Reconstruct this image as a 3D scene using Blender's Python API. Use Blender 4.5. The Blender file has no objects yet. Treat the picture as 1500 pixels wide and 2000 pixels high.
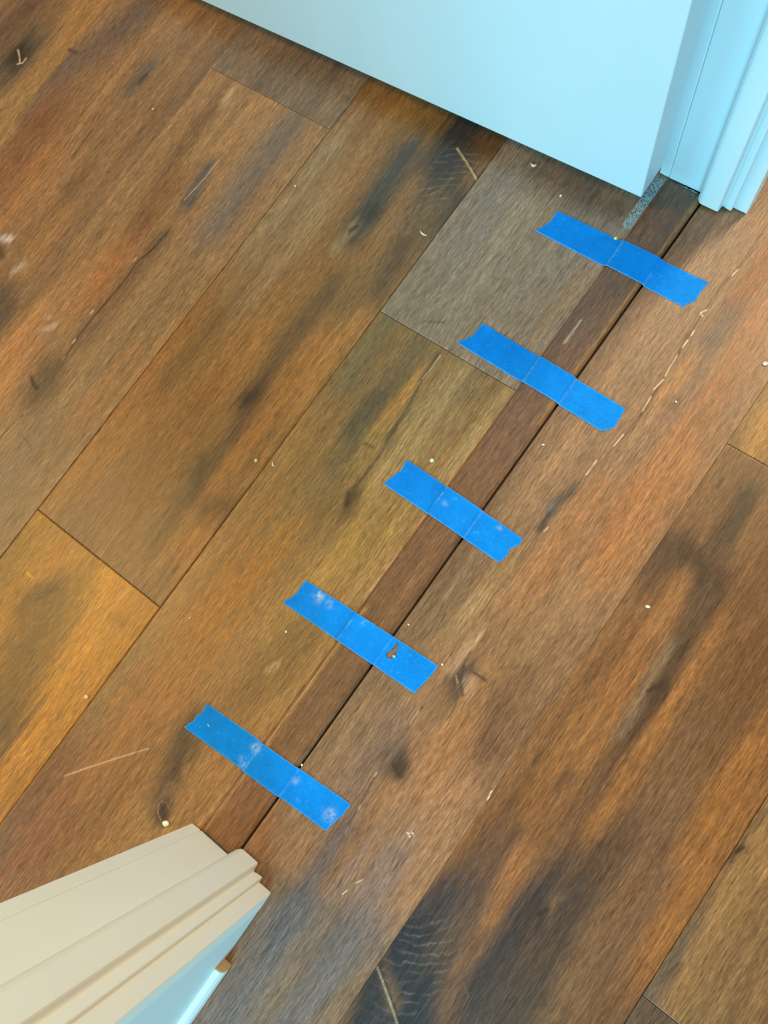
import bpy, math, random
import numpy as np
from mathutils import Matrix, Vector

# ------------------------------------------------------------------ camera
sc = bpy.context.scene
cam_d = bpy.data.cameras.new('camera'); cam = bpy.data.objects.new('camera', cam_d)
sc.collection.objects.link(cam); sc.camera = cam
cam_d.sensor_fit = 'VERTICAL'; cam_d.sensor_height = 36.0; cam_d.lens = 1450 / 2000 * 36.0
cam_d.clip_start = 0.02
R_, U_, B_ = ((0.797761, 0.579493, -0.166632), (-0.540018, 0.809586, 0.23011), (0.26825, -0.093589, 0.958793))
cam.matrix_world = Matrix(((R_[0], U_[0], B_[0], 0), (R_[1], U_[1], B_[1], 0), (R_[2], U_[2], B_[2], 0.75), (0, 0, 0, 1)))

# ------------------------------------------------------------------ world, lights, exposure
w = bpy.data.worlds.new('room_ambient'); sc.world = w; w.use_nodes = True
bg = w.node_tree.nodes['Background']; bg.inputs[0].default_value = (1.0, 0.86, 0.66, 1); bg.inputs[1].default_value = 0.30
def area(name, loc, target, sx, sy, power, col):
    d = bpy.data.lights.new(name, 'AREA'); d.shape = 'RECTANGLE'; d.size = sx; d.size_y = sy; d.energy = power; d.color = col
    o = bpy.data.objects.new(name, d); sc.collection.objects.link(o); o.location = loc
    o.rotation_euler = (Vector(target) - Vector(loc)).to_track_quat('-Z', 'Y').to_euler(); return o
area('window_light_far_room', (-2.0, -2.5, 1.15), (-0.5, 0.5, 0.4), 1.3, 1.2, 46, (0.22, 0.78, 1.0))
area('window_light_near_room', (1.2, -2.3, 1.15), (-0.2, 0.3, 0.3), 1.3, 1.2, 90, (0.22, 0.76, 1.0))
area('ceiling_lamp_near_room', (0.4, 2.2, 2.2), (0.0, -0.3, 0.0), 0.5, 0.5, 60, (1.0, 0.82, 0.52))
area('ceiling_lamp_far_room', (-1.7, -0.6, 2.3), (-0.7, 0.0, 0.0), 0.5, 0.5, 30, (1.0, 0.68, 0.28))
sc.view_settings.view_transform = 'Standard'; sc.view_settings.look = 'None'
sc.view_settings.exposure = 0.0; sc.view_settings.gamma = 1.0; sc.view_settings.use_curve_mapping = False

# ------------------------------------------------------------------ helpers
COL = sc.collection
rng = np.random.default_rng(7)
def lin(c):
    c = np.asarray(c, float) / 255.0
    return np.where(c <= 0.04045, c / 12.92, ((c + 0.055) / 1.055) ** 2.4)
def tag(o, label=None, cat=None, group=None, kind=None):
    if label: o['label'] = label
    if cat: o['category'] = cat
    if group: o['group'] = group
    if kind: o['kind'] = kind
    return o
def link(name, me, mat, parent=None):
    o = bpy.data.objects.new(name, me); COL.objects.link(o)
    if mat: me.materials.append(mat)
    if parent: o.parent = parent
    return o
def mesh(name, v, f, mat, parent=None, smooth=False):
    me = bpy.data.meshes.new(name); me.from_pydata([tuple(map(float, p)) for p in v], [], f); me.update()
    if smooth: me.polygons.foreach_set('use_smooth', [True] * len(me.polygons))
    return link(name, me, mat, parent)
def box(name, x0, x1, y0, y1, z0, z1, mat, parent=None, bev=0.0):
    v = [(x, y, z) for z in (z0, z1) for y in (y0, y1) for x in (x0, x1)]
    f = [(0, 2, 3, 1), (4, 5, 7, 6), (0, 1, 5, 4), (2, 6, 7, 3), (0, 4, 6, 2), (1, 3, 7, 5)]
    o = mesh(name, v, f, mat, parent)
    if bev:
        m = o.modifiers.new('bevel', 'BEVEL'); m.width = bev; m.segments = 2
    return o
def extrude(name, prof, z0, z1, mat, parent=None, bev=0.0, flip=False):
    n = len(prof)
    v = [(x, y, z0) for x, y in prof] + [(x, y, z1) for x, y in prof]
    f = [(i, (i + 1) % n, n + (i + 1) % n, n + i) for i in range(n)] + [tuple(range(n - 1, -1, -1)), tuple(range(n, 2 * n))]
    if flip: f = [tuple(reversed(q)) for q in f]
    o = mesh(name, v, f, mat, parent)
    if bev:
        m = o.modifiers.new('bevel', 'BEVEL'); m.width = bev; m.segments = 2; m.limit_method = 'ANGLE'
    return o
def set_attr(me, name, arr):
    a = me.color_attributes.new(name, 'FLOAT_COLOR', 'POINT')
    b = np.ones((len(me.vertices), 4), np.float32); b[:, :3] = arr; a.data.foreach_set('color', b.ravel())
def np_mesh(name, V, Q, mat, parent=None, smooth=True):
    me = bpy.data.meshes.new(name)
    me.vertices.add(len(V)); me.vertices.foreach_set('co', np.asarray(V, np.float32).ravel())
    me.loops.add(Q.size); me.loops.foreach_set('vertex_index', Q.astype(np.int32).ravel())
    me.polygons.add(len(Q)); me.polygons.foreach_set('loop_start', np.arange(0, Q.size, 4, dtype=np.int32))
    try: me.polygons.foreach_set('loop_total', np.full(len(Q), 4, np.int32))
    except Exception: pass
    me.update(calc_edges=True); me.validate()
    if smooth: me.polygons.foreach_set('use_smooth', np.ones(len(me.polygons), bool))
    return link(name, me, mat, parent)

# value noise, used for the printed wood figure
def vnoise(x, y, seed):
    r = np.random.default_rng(seed).random((256, 256))
    xi = np.floor(x).astype(int); yi = np.floor(y).astype(int); fx = x - xi; fy = y - yi
    fx = fx * fx * (3 - 2 * fx); fy = fy * fy * (3 - 2 * fy)
    g = lambda a, b: r[a % 256, b % 256]
    return (g(xi, yi) * (1 - fx) + g(xi + 1, yi) * fx) * (1 - fy) + (g(xi, yi + 1) * (1 - fx) + g(xi + 1, yi + 1) * fx) * fy
def fbm(x, y, seed, o=4):
    s = 0; a = .5; t = 0
    for k in range(o):
        s = s + a * vnoise(x * 2 ** k, y * 2 ** k, seed + k); t += a; a *= .5
    return s / t * 2 - 1

# ------------------------------------------------------------------ materials
def nmat(name):
    m = bpy.data.materials.new(name); m.use_nodes = True
    nt = m.node_tree; return m, nt, nt.nodes['Principled BSDF'], nt.nodes.new, nt.links.new
def mathn(N, L, op, a, b=None):
    n = N('ShaderNodeMath'); n.operation = op
    for i, v in enumerate((a, b)):
        if v is None: continue
        if hasattr(v, 'links'): L(v, n.inputs[i])
        else: n.inputs[i].default_value = v
    return n.outputs[0]
def ramp(N, L, src, a, b, lo, hi):
    n = N('ShaderNodeMapRange'); L(src, n.inputs[0])
    for i, v in enumerate((a, b, lo, hi)): n.inputs[i + 1].default_value = v
    return n.outputs[0]

def wood_material(name, rough=0.40):
    m, nt, P, N, L = nmat(name)
    at = N('ShaderNodeAttribute'); at.attribute_name = 'wood'
    geo = N('ShaderNodeNewGeometry'); oi = N('ShaderNodeObjectInfo')
    off = N('ShaderNodeCombineXYZ'); L(mathn(N, L, 'MULTIPLY', oi.outputs['Random'], 37.0), off.inputs[0]); L(mathn(N, L, 'MULTIPLY', oi.outputs['Random'], 91.0), off.inputs[1])
    add = N('ShaderNodeVectorMath'); add.operation = 'ADD'; L(geo.outputs['Position'], add.inputs[0]); L(off.outputs[0], add.inputs[1])
    def noise(sx, sy, detail, rgh=.6, dist=0):
        mp = N('ShaderNodeMapping'); mp.inputs['Scale'].default_value = (sx, sy, 1); L(add.outputs[0], mp.inputs[0])
        n = N('ShaderNodeTexNoise'); n.inputs['Scale'].default_value = 1; n.inputs['Detail'].default_value = detail; n.inputs['Roughness'].default_value = rgh
        n.inputs['Distortion'].default_value = dist; L(mp.outputs[0], n.inputs['Vector']); return n.outputs[0]
    fine = noise(560, 42, 3, .65, .2)      # pores, 1 to 2 mm wide and a few centimetres long
    pore = noise(760, 120, 2, .6, .1)
    mid = noise(150, 7, 3, .6, .4)
    fleck = noise(900, 150, 2, .5)
    g1 = mathn(N, L, 'MULTIPLY', ramp(N, L, fine, .30, .70, .60, 1.40), ramp(N, L, pore, .30, .70, .74, 1.26))
    g2 = ramp(N, L, mid, .30, .70, .86, 1.14)
    g3 = ramp(N, L, fleck, .60, .74, 1.0, 1.38)
    g4 = ramp(N, L, fine, .26, .36, .70, 1.0)
    k = mathn(N, L, 'MULTIPLY', mathn(N, L, 'MULTIPLY', g1, g2), mathn(N, L, 'MULTIPLY', g3, g4))
    mx = N('ShaderNodeVectorMath'); mx.operation = 'SCALE'; L(at.outputs['Color'], mx.inputs[0]); L(k, mx.inputs['Scale'])
    L(mx.outputs[0], P.inputs['Base Color'])
    L(ramp(N, L, mid, .3, .7, rough - .05, rough + .07), P.inputs['Roughness'])
    P.inputs['Specular IOR Level'].default_value = 0.55
    b = N('ShaderNodeBump'); b.inputs['Strength'].default_value = .32; b.inputs['Distance'].default_value = .0006
    hsum = mathn(N, L, 'ADD', fine, mathn(N, L, 'MULTIPLY', fleck, .5)); L(hsum, b.inputs['Height']); L(b.outputs[0], P.inputs['Normal'])
    return m
M_WOOD = wood_material('printed_wood_plank')
M_STRIP = wood_material('stained_wood_moulding', .38)

def paint(name, col, rough=.38):
    m, nt, P, N, L = nmat(name)
    tc = N('ShaderNodeTexCoord'); n = N('ShaderNodeTexNoise'); n.inputs['Scale'].default_value = 9; n.inputs['Detail'].default_value = 5; L(tc.outputs['Object'], n.inputs['Vector'])
    v = ramp(N, L, n.outputs[0], .3, .7, .975, 1.02)
    c = N('ShaderNodeRGB'); c.outputs[0].default_value = (*col, 1)
    mx = N('ShaderNodeVectorMath'); mx.operation = 'SCALE'; L(c.outputs[0], mx.inputs[0]); L(v, mx.inputs['Scale']); L(mx.outputs[0], P.inputs['Base Color'])
    P.inputs['Roughness'].default_value = rough
    n2 = N('ShaderNodeTexNoise'); n2.inputs['Scale'].default_value = 420; n2.inputs['Detail'].default_value = 2; L(tc.outputs['Object'], n2.inputs['Vector'])
    b = N('ShaderNodeBump'); b.inputs['Strength'].default_value = .05; b.inputs['Distance'].default_value = .0005; L(n2.outputs[0], b.inputs['Height']); L(b.outputs[0], P.inputs['Normal'])
    return m
M_PAINT = paint('daylight_tinted_trim', (0.72, 0.82, 0.86))  # white paint; cool daylight tint put into its colour
M_DOOR = paint('daylight_tinted_door', (0.66, 0.78, 0.84), .42)  # white door with the blue of daylight put into the paint
M_CREAM = paint('lamp_tinted_trim', (0.90, 0.90, 0.84))  # same white trim, warm lamp tint put into the colour
M_WALL = paint('wall_paint', (0.70, 0.69, 0.66), .7)
M_RAW = paint('raw_fibreboard', (0.52, 0.34, 0.17), .8)
M_SUB = paint('subfloor_underlay', (0.025, 0.02, 0.016), .9)

def tape_material():
    m, nt, P, N, L = nmat('blue_crepe_tape')
    at = N('ShaderNodeAttribute'); at.attribute_name = 'tape'
    tc = N('ShaderNodeTexCoord')
    n = N('ShaderNodeTexNoise'); n.inputs['Scale'].default_value = 700; n.inputs['Detail'].default_value = 3; L(tc.outputs['Object'], n.inputs['Vector'])
    n2 = N('ShaderNodeTexNoise'); n2.inputs['Scale'].default_value = 60; n2.inputs['Detail'].default_value = 3; L(tc.outputs['Object'], n2.inputs['Vector'])
    k = mathn(N, L, 'MULTIPLY', ramp(N, L, n.outputs[0], .3, .7, .9, 1.1), ramp(N, L, n2.outputs[0], .3, .7, .93, 1.07))
    mx = N('ShaderNodeVectorMath'); mx.operation = 'SCALE'; L(at.outputs['Color'], mx.inputs[0]); L(k, mx.inputs['Scale']); L(mx.outputs[0], P.inputs['Base Color'])
    P.inputs['Roughness'].default_value = .6; P.inputs['Specular IOR Level'].default_value = .12
    b = N('ShaderNodeBump'); b.inputs['Strength'].default_value = .18; b.inputs['Distance'].default_value = .0004; L(n.outputs[0], b.inputs['Height']); L(b.outputs[0], P.inputs['Normal'])
    return m
M_TAPE = tape_material()
def crumb_material(col):
    return paint('debris_%d_%d_%d' % tuple(col), tuple(np.minimum(lin(col) * 1.08, .93)), .7)

# ------------------------------------------------------------------ wood figure with painted sheen and shade, in floor millimetres: (points, width, rgb, strength, soft)
FIG = [
([(-964.8,428.1),(-929.3,216.5)],20.35,(154,116,70),0.80,1),
([(-1052.3,381.4),(-1056.5,317.4)],13.36,(95,72,55),0.70,1),
([(-954.9,243.7),(-955.6,211.6)],23.72,(150,118,75),0.60,1),
([(-1017.6,355.4),(-1005.7,286.4)],14.67,(118,92,64),0.50,1),
([(-1011.9,313.2),(-1008.5,307.4)],18.01,(82,74,58),0.90,1),
([(-1010.7,311.9),(-1008.3,309.3)],9.00,(52,40,30),0.90,1),
([(-1021.3,318.8),(-1010.7,311.9),(-1001.6,303.4)],1.07,(200,180,160),0.90,0),
([(-999.0,314.0),(-998.6,305.8),(-1004.6,300.9)],1.06,(190,165,140),0.90,0),
([(-894.0,443.5),(-928.3,325.5),(-918.8,248.9)],15.89,(100,80,68),0.75,1),
([(-899.6,250.0),(-897.2,171.7)],18.42,(118,76,44),0.75,1),
([(-856.0,202.7),(-858.1,140.9)],16.54,(146,98,56),0.60,1),
([(-836.7,443.9),(-842.7,350.9)],10.78,(146,112,74),0.50,1),
([(-800.8,434.5),(-792.7,358.7),(-795.0,253.0)],7.55,(140,108,72),0.40,1),
([(-949.5,354.4),(-936.9,355.1)],4.00,(70,50,44),0.80,0),
([(-818.7,378.2),(-820.2,357.9)],6.11,(68,64,58),0.95,1),
([(-824.4,395.9),(-820.2,349.0)],10.68,(112,90,68),0.50,1),
([(-831.8,275.1),(-831.4,250.9),(-829.6,227.4)],2.27,(85,62,38),0.70,0),
([(-791.9,101.8),(-789.2,36.9)],10.07,(110,78,48),0.60,1),
([(-785.7,147.3),(-784.3,72.9)],10.10,(150,110,64),0.50,1),
([(-776.7,23.8),(-759.3,5.6)],9.89,(78,60,44),0.80,1),
([(-827.6,77.2),(-817.3,70.5)],6.58,(72,48,28),0.80,0),
([(-839.6,89.8),(-823.8,96.2)],2.21,(185,170,162),0.50,1),
([(-790.3,62.8),(-785.3,74.0)],2.53,(170,148,132),0.45,1),
([(-699.9,25.1),(-685.4,35.5)],2.06,(172,150,136),0.50,1),
([(-706.3,42.1),(-698.9,44.1)],1.38,(172,150,136),0.45,1),
([(-713.1,17.2),(-714.6,-31.5)],11.02,(150,98,54),0.60,1),
([(-723.4,182.3),(-724.9,91.0)],6.35,(108,80,50),0.50,1),
([(-678.4,503.8),(-693.7,435.4)],11.72,(120,98,80),0.50,1),
([(-552.3,490.4),(-574.5,412.5)],15.25,(118,96,74),0.50,1),
([(-592.1,403.3),(-592.2,256.1)],15.01,(102,90,77),0.70,1),
([(-696.4,408.2),(-694.0,392.2)],2.91,(176,146,112),0.80,1),
([(-689.1,386.2),(-689.3,185.0)],10.56,(146,112,68),0.50,1),
([(-700.3,367.5),(-697.1,288.7),(-686.8,202.9)],7.90,(98,72,46),0.65,1),
([(-651.2,296.9),(-646.3,254.3)],6.98,(84,74,62),0.85,1),
([(-647.7,321.2),(-647.4,292.4),(-651.6,255.4)],0.91,(190,168,138),0.60,0),
([(-645.3,185.6),(-643.4,51.3)],10.82,(98,76,50),0.75,1),
([(-674.2,136.7),(-670.3,106.7)],16.56,(150,94,50),0.55,1),
([(-677.8,265.8),(-677.3,191.9)],9.82,(112,72,38),0.50,1),
([(-641.5,212.1),(-643.0,182.9),(-649.2,159.2),(-647.4,126.6),(-650.4,69.2),(-649.6,38.1),(-645.1,3.3),(-642.6,-22.2)],1.77,(60,44,28),0.90,0),
([(-643.1,-22.6),(-643.4,-45.9),(-643.8,-76.8),(-648.7,-110.5)],1.59,(62,46,28),0.80,0),
([(-654.2,162.0),(-653.9,156.5)],1.04,(205,180,140),0.85,0),
([(-656.6,78.1),(-656.3,72.8)],1.02,(205,180,140),0.85,0),
([(-650.9,36.6),(-650.6,31.2)],1.01,(205,180,140),0.85,0),
([(-647.6,12.0),(-647.3,6.7)],1.01,(205,180,140),0.85,0),
([(-643.2,-19.6),(-642.9,-24.8)],1.00,(205,180,140),0.85,0),
([(-644.5,-42.8),(-644.2,-48.0)],1.00,(205,180,140),0.85,0),
([(-643.2,-65.8),(-642.9,-70.9)],0.99,(205,180,140),0.85,0),
([(-643.8,-76.8),(-645.9,-108.7)],0.79,(190,165,125),0.50,0),
([(-653.5,-21.3),(-644.5,-38.9)],13.34,(82,62,40),0.85,1),
([(-668.6,-30.6),(-660.3,-35.6),(-652.7,-37.9)],2.15,(24,17,12),0.95,0),
([(-616.8,-86.3),(-615.5,-145.4)],14.23,(100,82,58),0.60,1),
([(-702.6,-24.1),(-692.3,-64.8)],17.64,(150,104,58),0.60,1),
([(-627.0,-92.8),(-610.0,-95.5),(-600.6,-99.9)],1.63,(84,66,42),0.60,0),
([(-574.6,162.9),(-572.4,40.4)],16.99,(122,96,58),0.60,1),
([(-556.7,111.4),(-560.3,-12.6)],7.73,(138,102,58),0.50,1),
([(-575.5,53.8),(-576.9,-23.1)],11.67,(134,94,52),0.50,1),
([(-407.0,500.8),(-401.9,464.1),(-368.0,405.1)],21.98,(46,45,50),0.95,1),
([(-363.4,500.4),(-357.1,464.9)],12.67,(86,60,42),0.85,1),
([(-357.1,464.9),(-359.2,436.8)],5.05,(118,88,66),0.70,1),
([(-394.8,475.8),(-373.7,465.2),(-350.2,451.7)],1.40,(190,165,135),0.90,0),
([(-392.6,476.9),(-371.6,466.3),(-348.9,454.0)],1.02,(34,26,20),0.90,0),
([(-483.0,396.6),(-474.2,322.4)],16.34,(134,100,70),0.70,1),
([(-442.0,434.6),(-440.5,380.4),(-439.7,338.0)],12.99,(66,66,68),0.90,1),
([(-435.7,348.0),(-441.0,329.5)],7.09,(46,46,46),0.95,1),
([(-444.4,323.7),(-445.6,299.8)],4.50,(150,130,98),0.50,1),
([(-376.9,384.8),(-376.1,272.0)],13.62,(106,86,66),0.70,1),
([(-378.5,330.7),(-374.2,284.3)],8.06,(84,66,52),0.75,1),
([(-413.7,395.2),(-411.1,350.3)],8.92,(128,100,72),0.60,1),
([(-395.5,268.1),(-396.9,200.1)],12.36,(112,90,62),0.60,1),
([(-421.6,252.7),(-420.3,171.2),(-416.4,107.4)],8.08,(92,72,52),0.80,1),
([(-416.4,107.4),(-404.9,49.5),(-400.5,-8.3)],9.07,(86,64,44),0.88,1),
([(-415.8,98.9),(-420.0,90.5)],5.52,(50,38,28),0.85,1),
([(-412.2,-1.7),(-402.8,-16.8)],13.14,(84,68,44),0.90,1),
([(-395.1,-22.3),(-379.3,-29.4)],5.89,(74,54,30),0.80,1),
([(-368.2,-28.9),(-355.2,-16.8)],8.75,(86,62,34),0.80,1),
([(-367.7,-52.9),(-369.0,-74.4)],10.47,(160,110,54),0.70,1),
([(-386.7,176.9),(-384.6,48.2),(-382.3,7.2)],13.17,(156,108,58),0.75,1),
([(-368.7,231.9),(-365.4,139.2)],8.43,(158,114,66),0.70,1),
([(-459.7,132.3),(-463.2,48.7)],12.44,(146,104,58),0.60,1),
([(-467.0,24.3),(-462.8,-38.3)],22.06,(112,80,44),0.55,1),
([(-497.8,-111.7),(-497.5,-140.1)],17.15,(118,88,68),0.70,1),
([(-440.5,-101.8),(-457.0,-148.1)],17.99,(112,80,46),0.50,1),
([(-407.5,-65.7),(-403.8,-98.0)],8.25,(98,72,40),0.70,1),
([(-386.2,-44.4),(-385.2,-119.8)],6.98,(142,104,56),0.50,1),
([(-363.4,-101.4),(-364.6,-111.1)],2.31,(86,58,30),0.80,0),
([(-514.0,31.5),(-516.8,-80.9)],11.24,(142,100,52),0.55,1),
([(-509.9,154.8),(-514.4,61.2)],10.21,(108,84,54),0.50,1),
([(-416.3,-148.1),(-402.8,-254.0),(-392.0,-345.2)],17.20,(184,134,66),0.85,1),
([(-482.8,-165.7),(-499.5,-212.3)],15.75,(160,112,58),0.60,1),
([(-364.6,-153.1),(-355.8,-279.4)],7.80,(164,118,60),0.60,1),
([(-465.5,-201.3),(-482.1,-225.4)],7.79,(90,68,44),0.90,1),
([(-484.2,-226.8),(-476.1,-219.1),(-470.1,-212.8)],0.90,(215,190,140),0.70,0),
([(-485.5,-229.1),(-481.4,-220.7)],1.80,(48,34,22),0.70,0),
([(-473.8,-230.7),(-460.0,-218.3),(-454.2,-201.8)],1.07,(70,52,32),0.60,0),
([(-449.0,-239.4),(-427.4,-325.1)],20.64,(116,90,60),0.85,1),
([(-540.9,-205.2),(-535.1,-229.8)],15.97,(120,96,58),0.70,1),
([(-409.0,-344.6),(-404.2,-367.2)],12.38,(98,76,48),0.80,1),
([(-508.5,-210.0),(-499.6,-210.3)],1.21,(225,185,120),0.50,0),
([(-421.4,-179.0),(-413.3,-178.9)],1.17,(220,180,110),0.40,0),
([(-394.8,-186.4),(-380.3,-180.3)],2.87,(120,84,44),0.50,1),
([(-331.3,478.9),(-322.1,377.9)],15.97,(108,98,90),0.60,1),
([(-198.0,384.0),(-216.1,302.3)],14.96,(124,100,78),0.60,1),
([(-184.0,392.2),(-185.5,334.9)],10.26,(126,98,70),0.60,1),
([(-309.0,264.8),(-299.3,275.0),(-281.0,284.5)],1.79,(84,56,36),0.60,0),
([(-324.1,310.0),(-325.7,272.3)],13.29,(104,92,74),0.60,1),
([(-233.1,509.9),(-296.9,505.2)],11.15,(76,70,66),0.60,1),  # this and the next: shade along the door foot, painted in
([(-182.5,501.1),(-222.6,493.4)],8.35,(76,70,66),0.50,1),
([(-339.7,242.0),(-336.5,178.7)],14.35,(100,90,68),0.70,1),
([(-291.9,234.9),(-287.3,131.7),(-283.7,51.2)],11.58,(94,80,58),0.70,1),
([(-295.2,161.8),(-295.6,133.4)],9.30,(78,70,54),0.80,1),
([(-269.1,214.7),(-269.2,150.2)],5.18,(160,116,62),0.90,1),
([(-264.7,139.2),(-260.9,86.7)],9.07,(138,112,66),0.70,1),
([(-264.0,250.5),(-262.7,232.9),(-263.0,215.7),(-255.8,179.6),(-252.9,146.8),(-250.4,124.3),(-251.6,92.8),(-252.5,75.2)],3.14,(72,60,44),0.90,0),
([(-261.4,250.6),(-261.3,230.9),(-262.2,217.6)],0.76,(210,188,155),0.90,0),
([(-263.0,215.7),(-258.2,178.1),(-259.0,142.9),(-257.5,124.5)],0.69,(150,132,104),0.60,0),
([(-253.6,71.1),(-248.9,57.3)],5.60,(54,44,28),0.90,1),
([(-272.5,123.1),(-261.2,124.9)],2.28,(80,64,44),0.70,0),
([(-254.5,142.3),(-244.0,137.4)],3.97,(82,66,46),0.75,1),
([(-250.7,56.0),(-245.9,29.0)],7.80,(98,80,50),0.60,1),
([(-229.3,224.1),(-226.4,143.2)],18.00,(144,118,86),0.65,1),
([(-161.0,239.5),(-164.6,149.7)],14.19,(140,116,88),0.55,1),
([(-179.9,200.3),(-182.0,118.3)],1.92,(145,128,102),0.40,1),
([(-170.3,94.3),(-174.4,-7.4)],1.87,(168,148,124),0.50,1),
([(-228.7,33.9),(-234.2,-68.6)],13.05,(140,110,60),0.60,1),
([(-276.8,42.1),(-280.2,-27.7)],13.46,(112,86,52),0.60,1),
([(-207.2,88.3),(-206.5,22.5)],9.81,(134,108,62),0.60,1),
([(-300.8,-75.2),(-300.0,-193.3)],24.21,(134,90,30),0.75,1),
([(-218.0,-89.5),(-217.2,-152.7)],13.80,(100,78,46),0.70,1),
([(-200.1,-76.8),(-195.7,-118.2)],9.51,(96,74,44),0.60,1),
([(-217.0,-133.5),(-211.3,-123.1)],2.13,(150,132,104),0.50,1),
([(-291.4,-238.7),(-292.4,-384.1)],24.35,(116,79,42),0.70,1),
([(-336.6,-361.5),(-317.9,-440.9)],21.23,(112,73,44),0.70,1),
([(-289.8,-205.4),(-292.2,-290.1)],12.92,(140,98,54),0.50,1),
([(-268.6,-291.3),(-259.0,-370.6)],13.55,(122,88,52),0.50,1),
([(-241.0,-226.9),(-229.3,-261.8),(-226.1,-281.0)],8.38,(68,52,36),0.92,1),
([(-231.7,-213.8),(-225.9,-246.9)],6.29,(92,70,46),0.70,1),
([(-220.7,-283.1),(-218.8,-293.9)],6.21,(104,82,60),0.70,1),
([(-216.9,-300.4),(-212.6,-305.6)],4.12,(58,46,32),0.95,1),
([(-223.8,-300.8),(-219.0,-308.1),(-212.0,-311.3)],0.67,(150,120,85),0.80,0),
([(-224.0,-297.2),(-217.4,-294.7),(-211.9,-297.8)],0.52,(130,100,70),0.70,0),
([(-221.7,-257.9),(-220.1,-259.8)],2.08,(130,98,72),0.80,1),
([(-325.1,-343.9),(-309.7,-322.2),(-294.0,-301.0),(-267.5,-266.7)],0.97,(200,175,150),0.60,0),
([(-176.7,-246.7),(-176.8,-289.0)],1.77,(160,130,102),0.40,1),
([(-193.3,-234.8),(-189.0,-274.2)],6.13,(126,94,60),0.50,1),
([(-132.6,450.5),(-133.4,352.4),(-131.5,271.6)],11.14,(122,100,76),0.50,1),
([(-135.2,365.1),(-135.1,296.5)],6.62,(108,88,66),0.50,1),
([(-41.4,538.0),(-40.4,456.1)],12.98,(114,64,14),0.75,1),  # orange lamp light put into the wood colour
([(-45.3,385.6),(-43.3,333.6)],6.36,(142,102,58),0.80,1),
([(-40.2,435.8),(-40.6,411.9)],9.66,(88,70,56),0.75,1),
([(-23.7,359.0),(-29.1,329.3)],8.40,(108,82,60),0.60,1),
([(-2.0,458.7),(-1.1,321.0),(-4.3,185.2)],13.43,(122,80,44),0.70,1),
([(-54.6,540.9),(-54.0,499.5),(-58.0,466.2),(-58.3,433.9),(-56.1,393.8),(-53.7,360.4),(-52.7,344.3),(-51.7,320.4),(-50.7,302.5)],1.62,(70,48,30),0.85,0),
([(-54.0,493.4),(-55.0,485.1)],0.82,(215,186,150),0.85,0),
([(-56.7,438.2),(-60.1,432.1),(-56.6,430.1)],0.82,(215,186,150),0.85,0),
([(-54.9,411.4),(-54.4,405.6)],0.81,(215,186,150),0.85,0),
([(-54.9,398.6),(-55.0,389.1)],0.81,(215,186,150),0.85,0),
([(-54.8,379.8),(-54.3,365.3),(-52.7,353.0)],0.80,(215,186,150),0.85,0),
([(-52.2,349.3),(-54.5,334.6)],0.80,(215,186,150),0.85,0),
([(-52.9,326.2),(-51.5,308.6)],0.79,(215,186,150),0.85,0),
([(-53.8,276.9),(-55.0,261.7)],0.79,(215,186,150),0.85,0),
([(-61.4,238.7),(-61.7,220.3)],0.79,(215,186,150),0.85,0),
([(-60.9,214.4),(-60.9,206.0)],0.78,(215,186,150),0.85,0),
([(-63.4,153.0),(-64.3,147.9)],0.78,(215,186,150),0.85,0),
([(-50.7,302.5),(-51.8,275.6),(-60.3,218.0),(-64.2,196.1)],1.05,(82,62,40),0.70,0),
([(-62.9,203.4),(-70.3,172.7)],4.17,(70,60,48),0.85,1),
([(-71.5,171.9),(-70.9,167.2)],2.08,(98,94,90),0.90,1),
([(-68.8,164.0),(-67.7,145.6)],2.59,(60,48,36),0.80,1),
([(-67.7,145.6),(-68.3,91.4),(-70.7,-22.0),(-65.8,-64.2)],0.91,(88,68,46),0.55,0),
([(-72.8,107.2),(-77.0,22.8)],8.14,(122,98,60),0.50,1),
([(-99.4,82.7),(-96.7,15.2)],9.24,(102,82,56),0.60,1),
([(-41.7,198.1),(-40.5,104.2)],11.15,(134,92,52),0.60,1),
([(-76.0,48.4),(-74.1,18.6)],4.57,(146,118,80),0.60,1),
([(-103.8,16.4),(-106.9,-41.9)],13.28,(104,84,58),0.60,1),
([(-40.5,-12.5),(-40.3,-30.4)],19.75,(94,72,48),0.70,1),
([(-54.0,-8.8),(-51.5,-20.4),(-38.9,-32.5)],3.98,(66,52,40),0.90,1),
([(-42.7,-9.2),(-29.1,-7.9)],2.96,(54,42,32),0.90,1),
([(-36.3,-18.6),(-29.0,-22.2)],3.93,(136,112,86),0.70,1),
([(-54.1,-21.1),(-48.9,-25.9)],0.60,(190,165,130),0.70,0),
([(-25.5,-16.7),(-17.6,-24.8)],0.59,(170,130,85),0.50,0),
([(-54.6,17.0),(-58.3,-13.2)],4.00,(150,122,90),0.50,1),
([(3.8,-16.2),(6.7,-55.4)],14.36,(86,60,40),0.85,1),
([(-27.1,3.2),(-10.3,-73.9)],8.67,(140,102,60),0.40,1),
([(-19.6,-69.0),(-17.9,-114.7)],9.59,(140,100,60),0.60,1),
([(-64.2,-64.8),(-64.1,-84.0),(-61.7,-109.1),(-62.2,-123.2)],1.08,(56,42,30),0.85,0),
([(-64.4,-69.7),(-64.8,-85.7)],0.64,(200,170,130),0.60,0),
([(-68.3,-126.0),(-56.0,-125.7)],6.84,(70,54,42),0.85,1),
([(-54.8,-124.8),(-43.1,-130.7)],4.36,(54,42,32),0.90,1),
([(-43.9,-131.3),(-30.1,-138.5)],1.20,(110,86,58),0.60,0),
([(-76.1,-110.9),(-75.2,-163.8)],14.72,(102,84,68),0.70,1),
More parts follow.
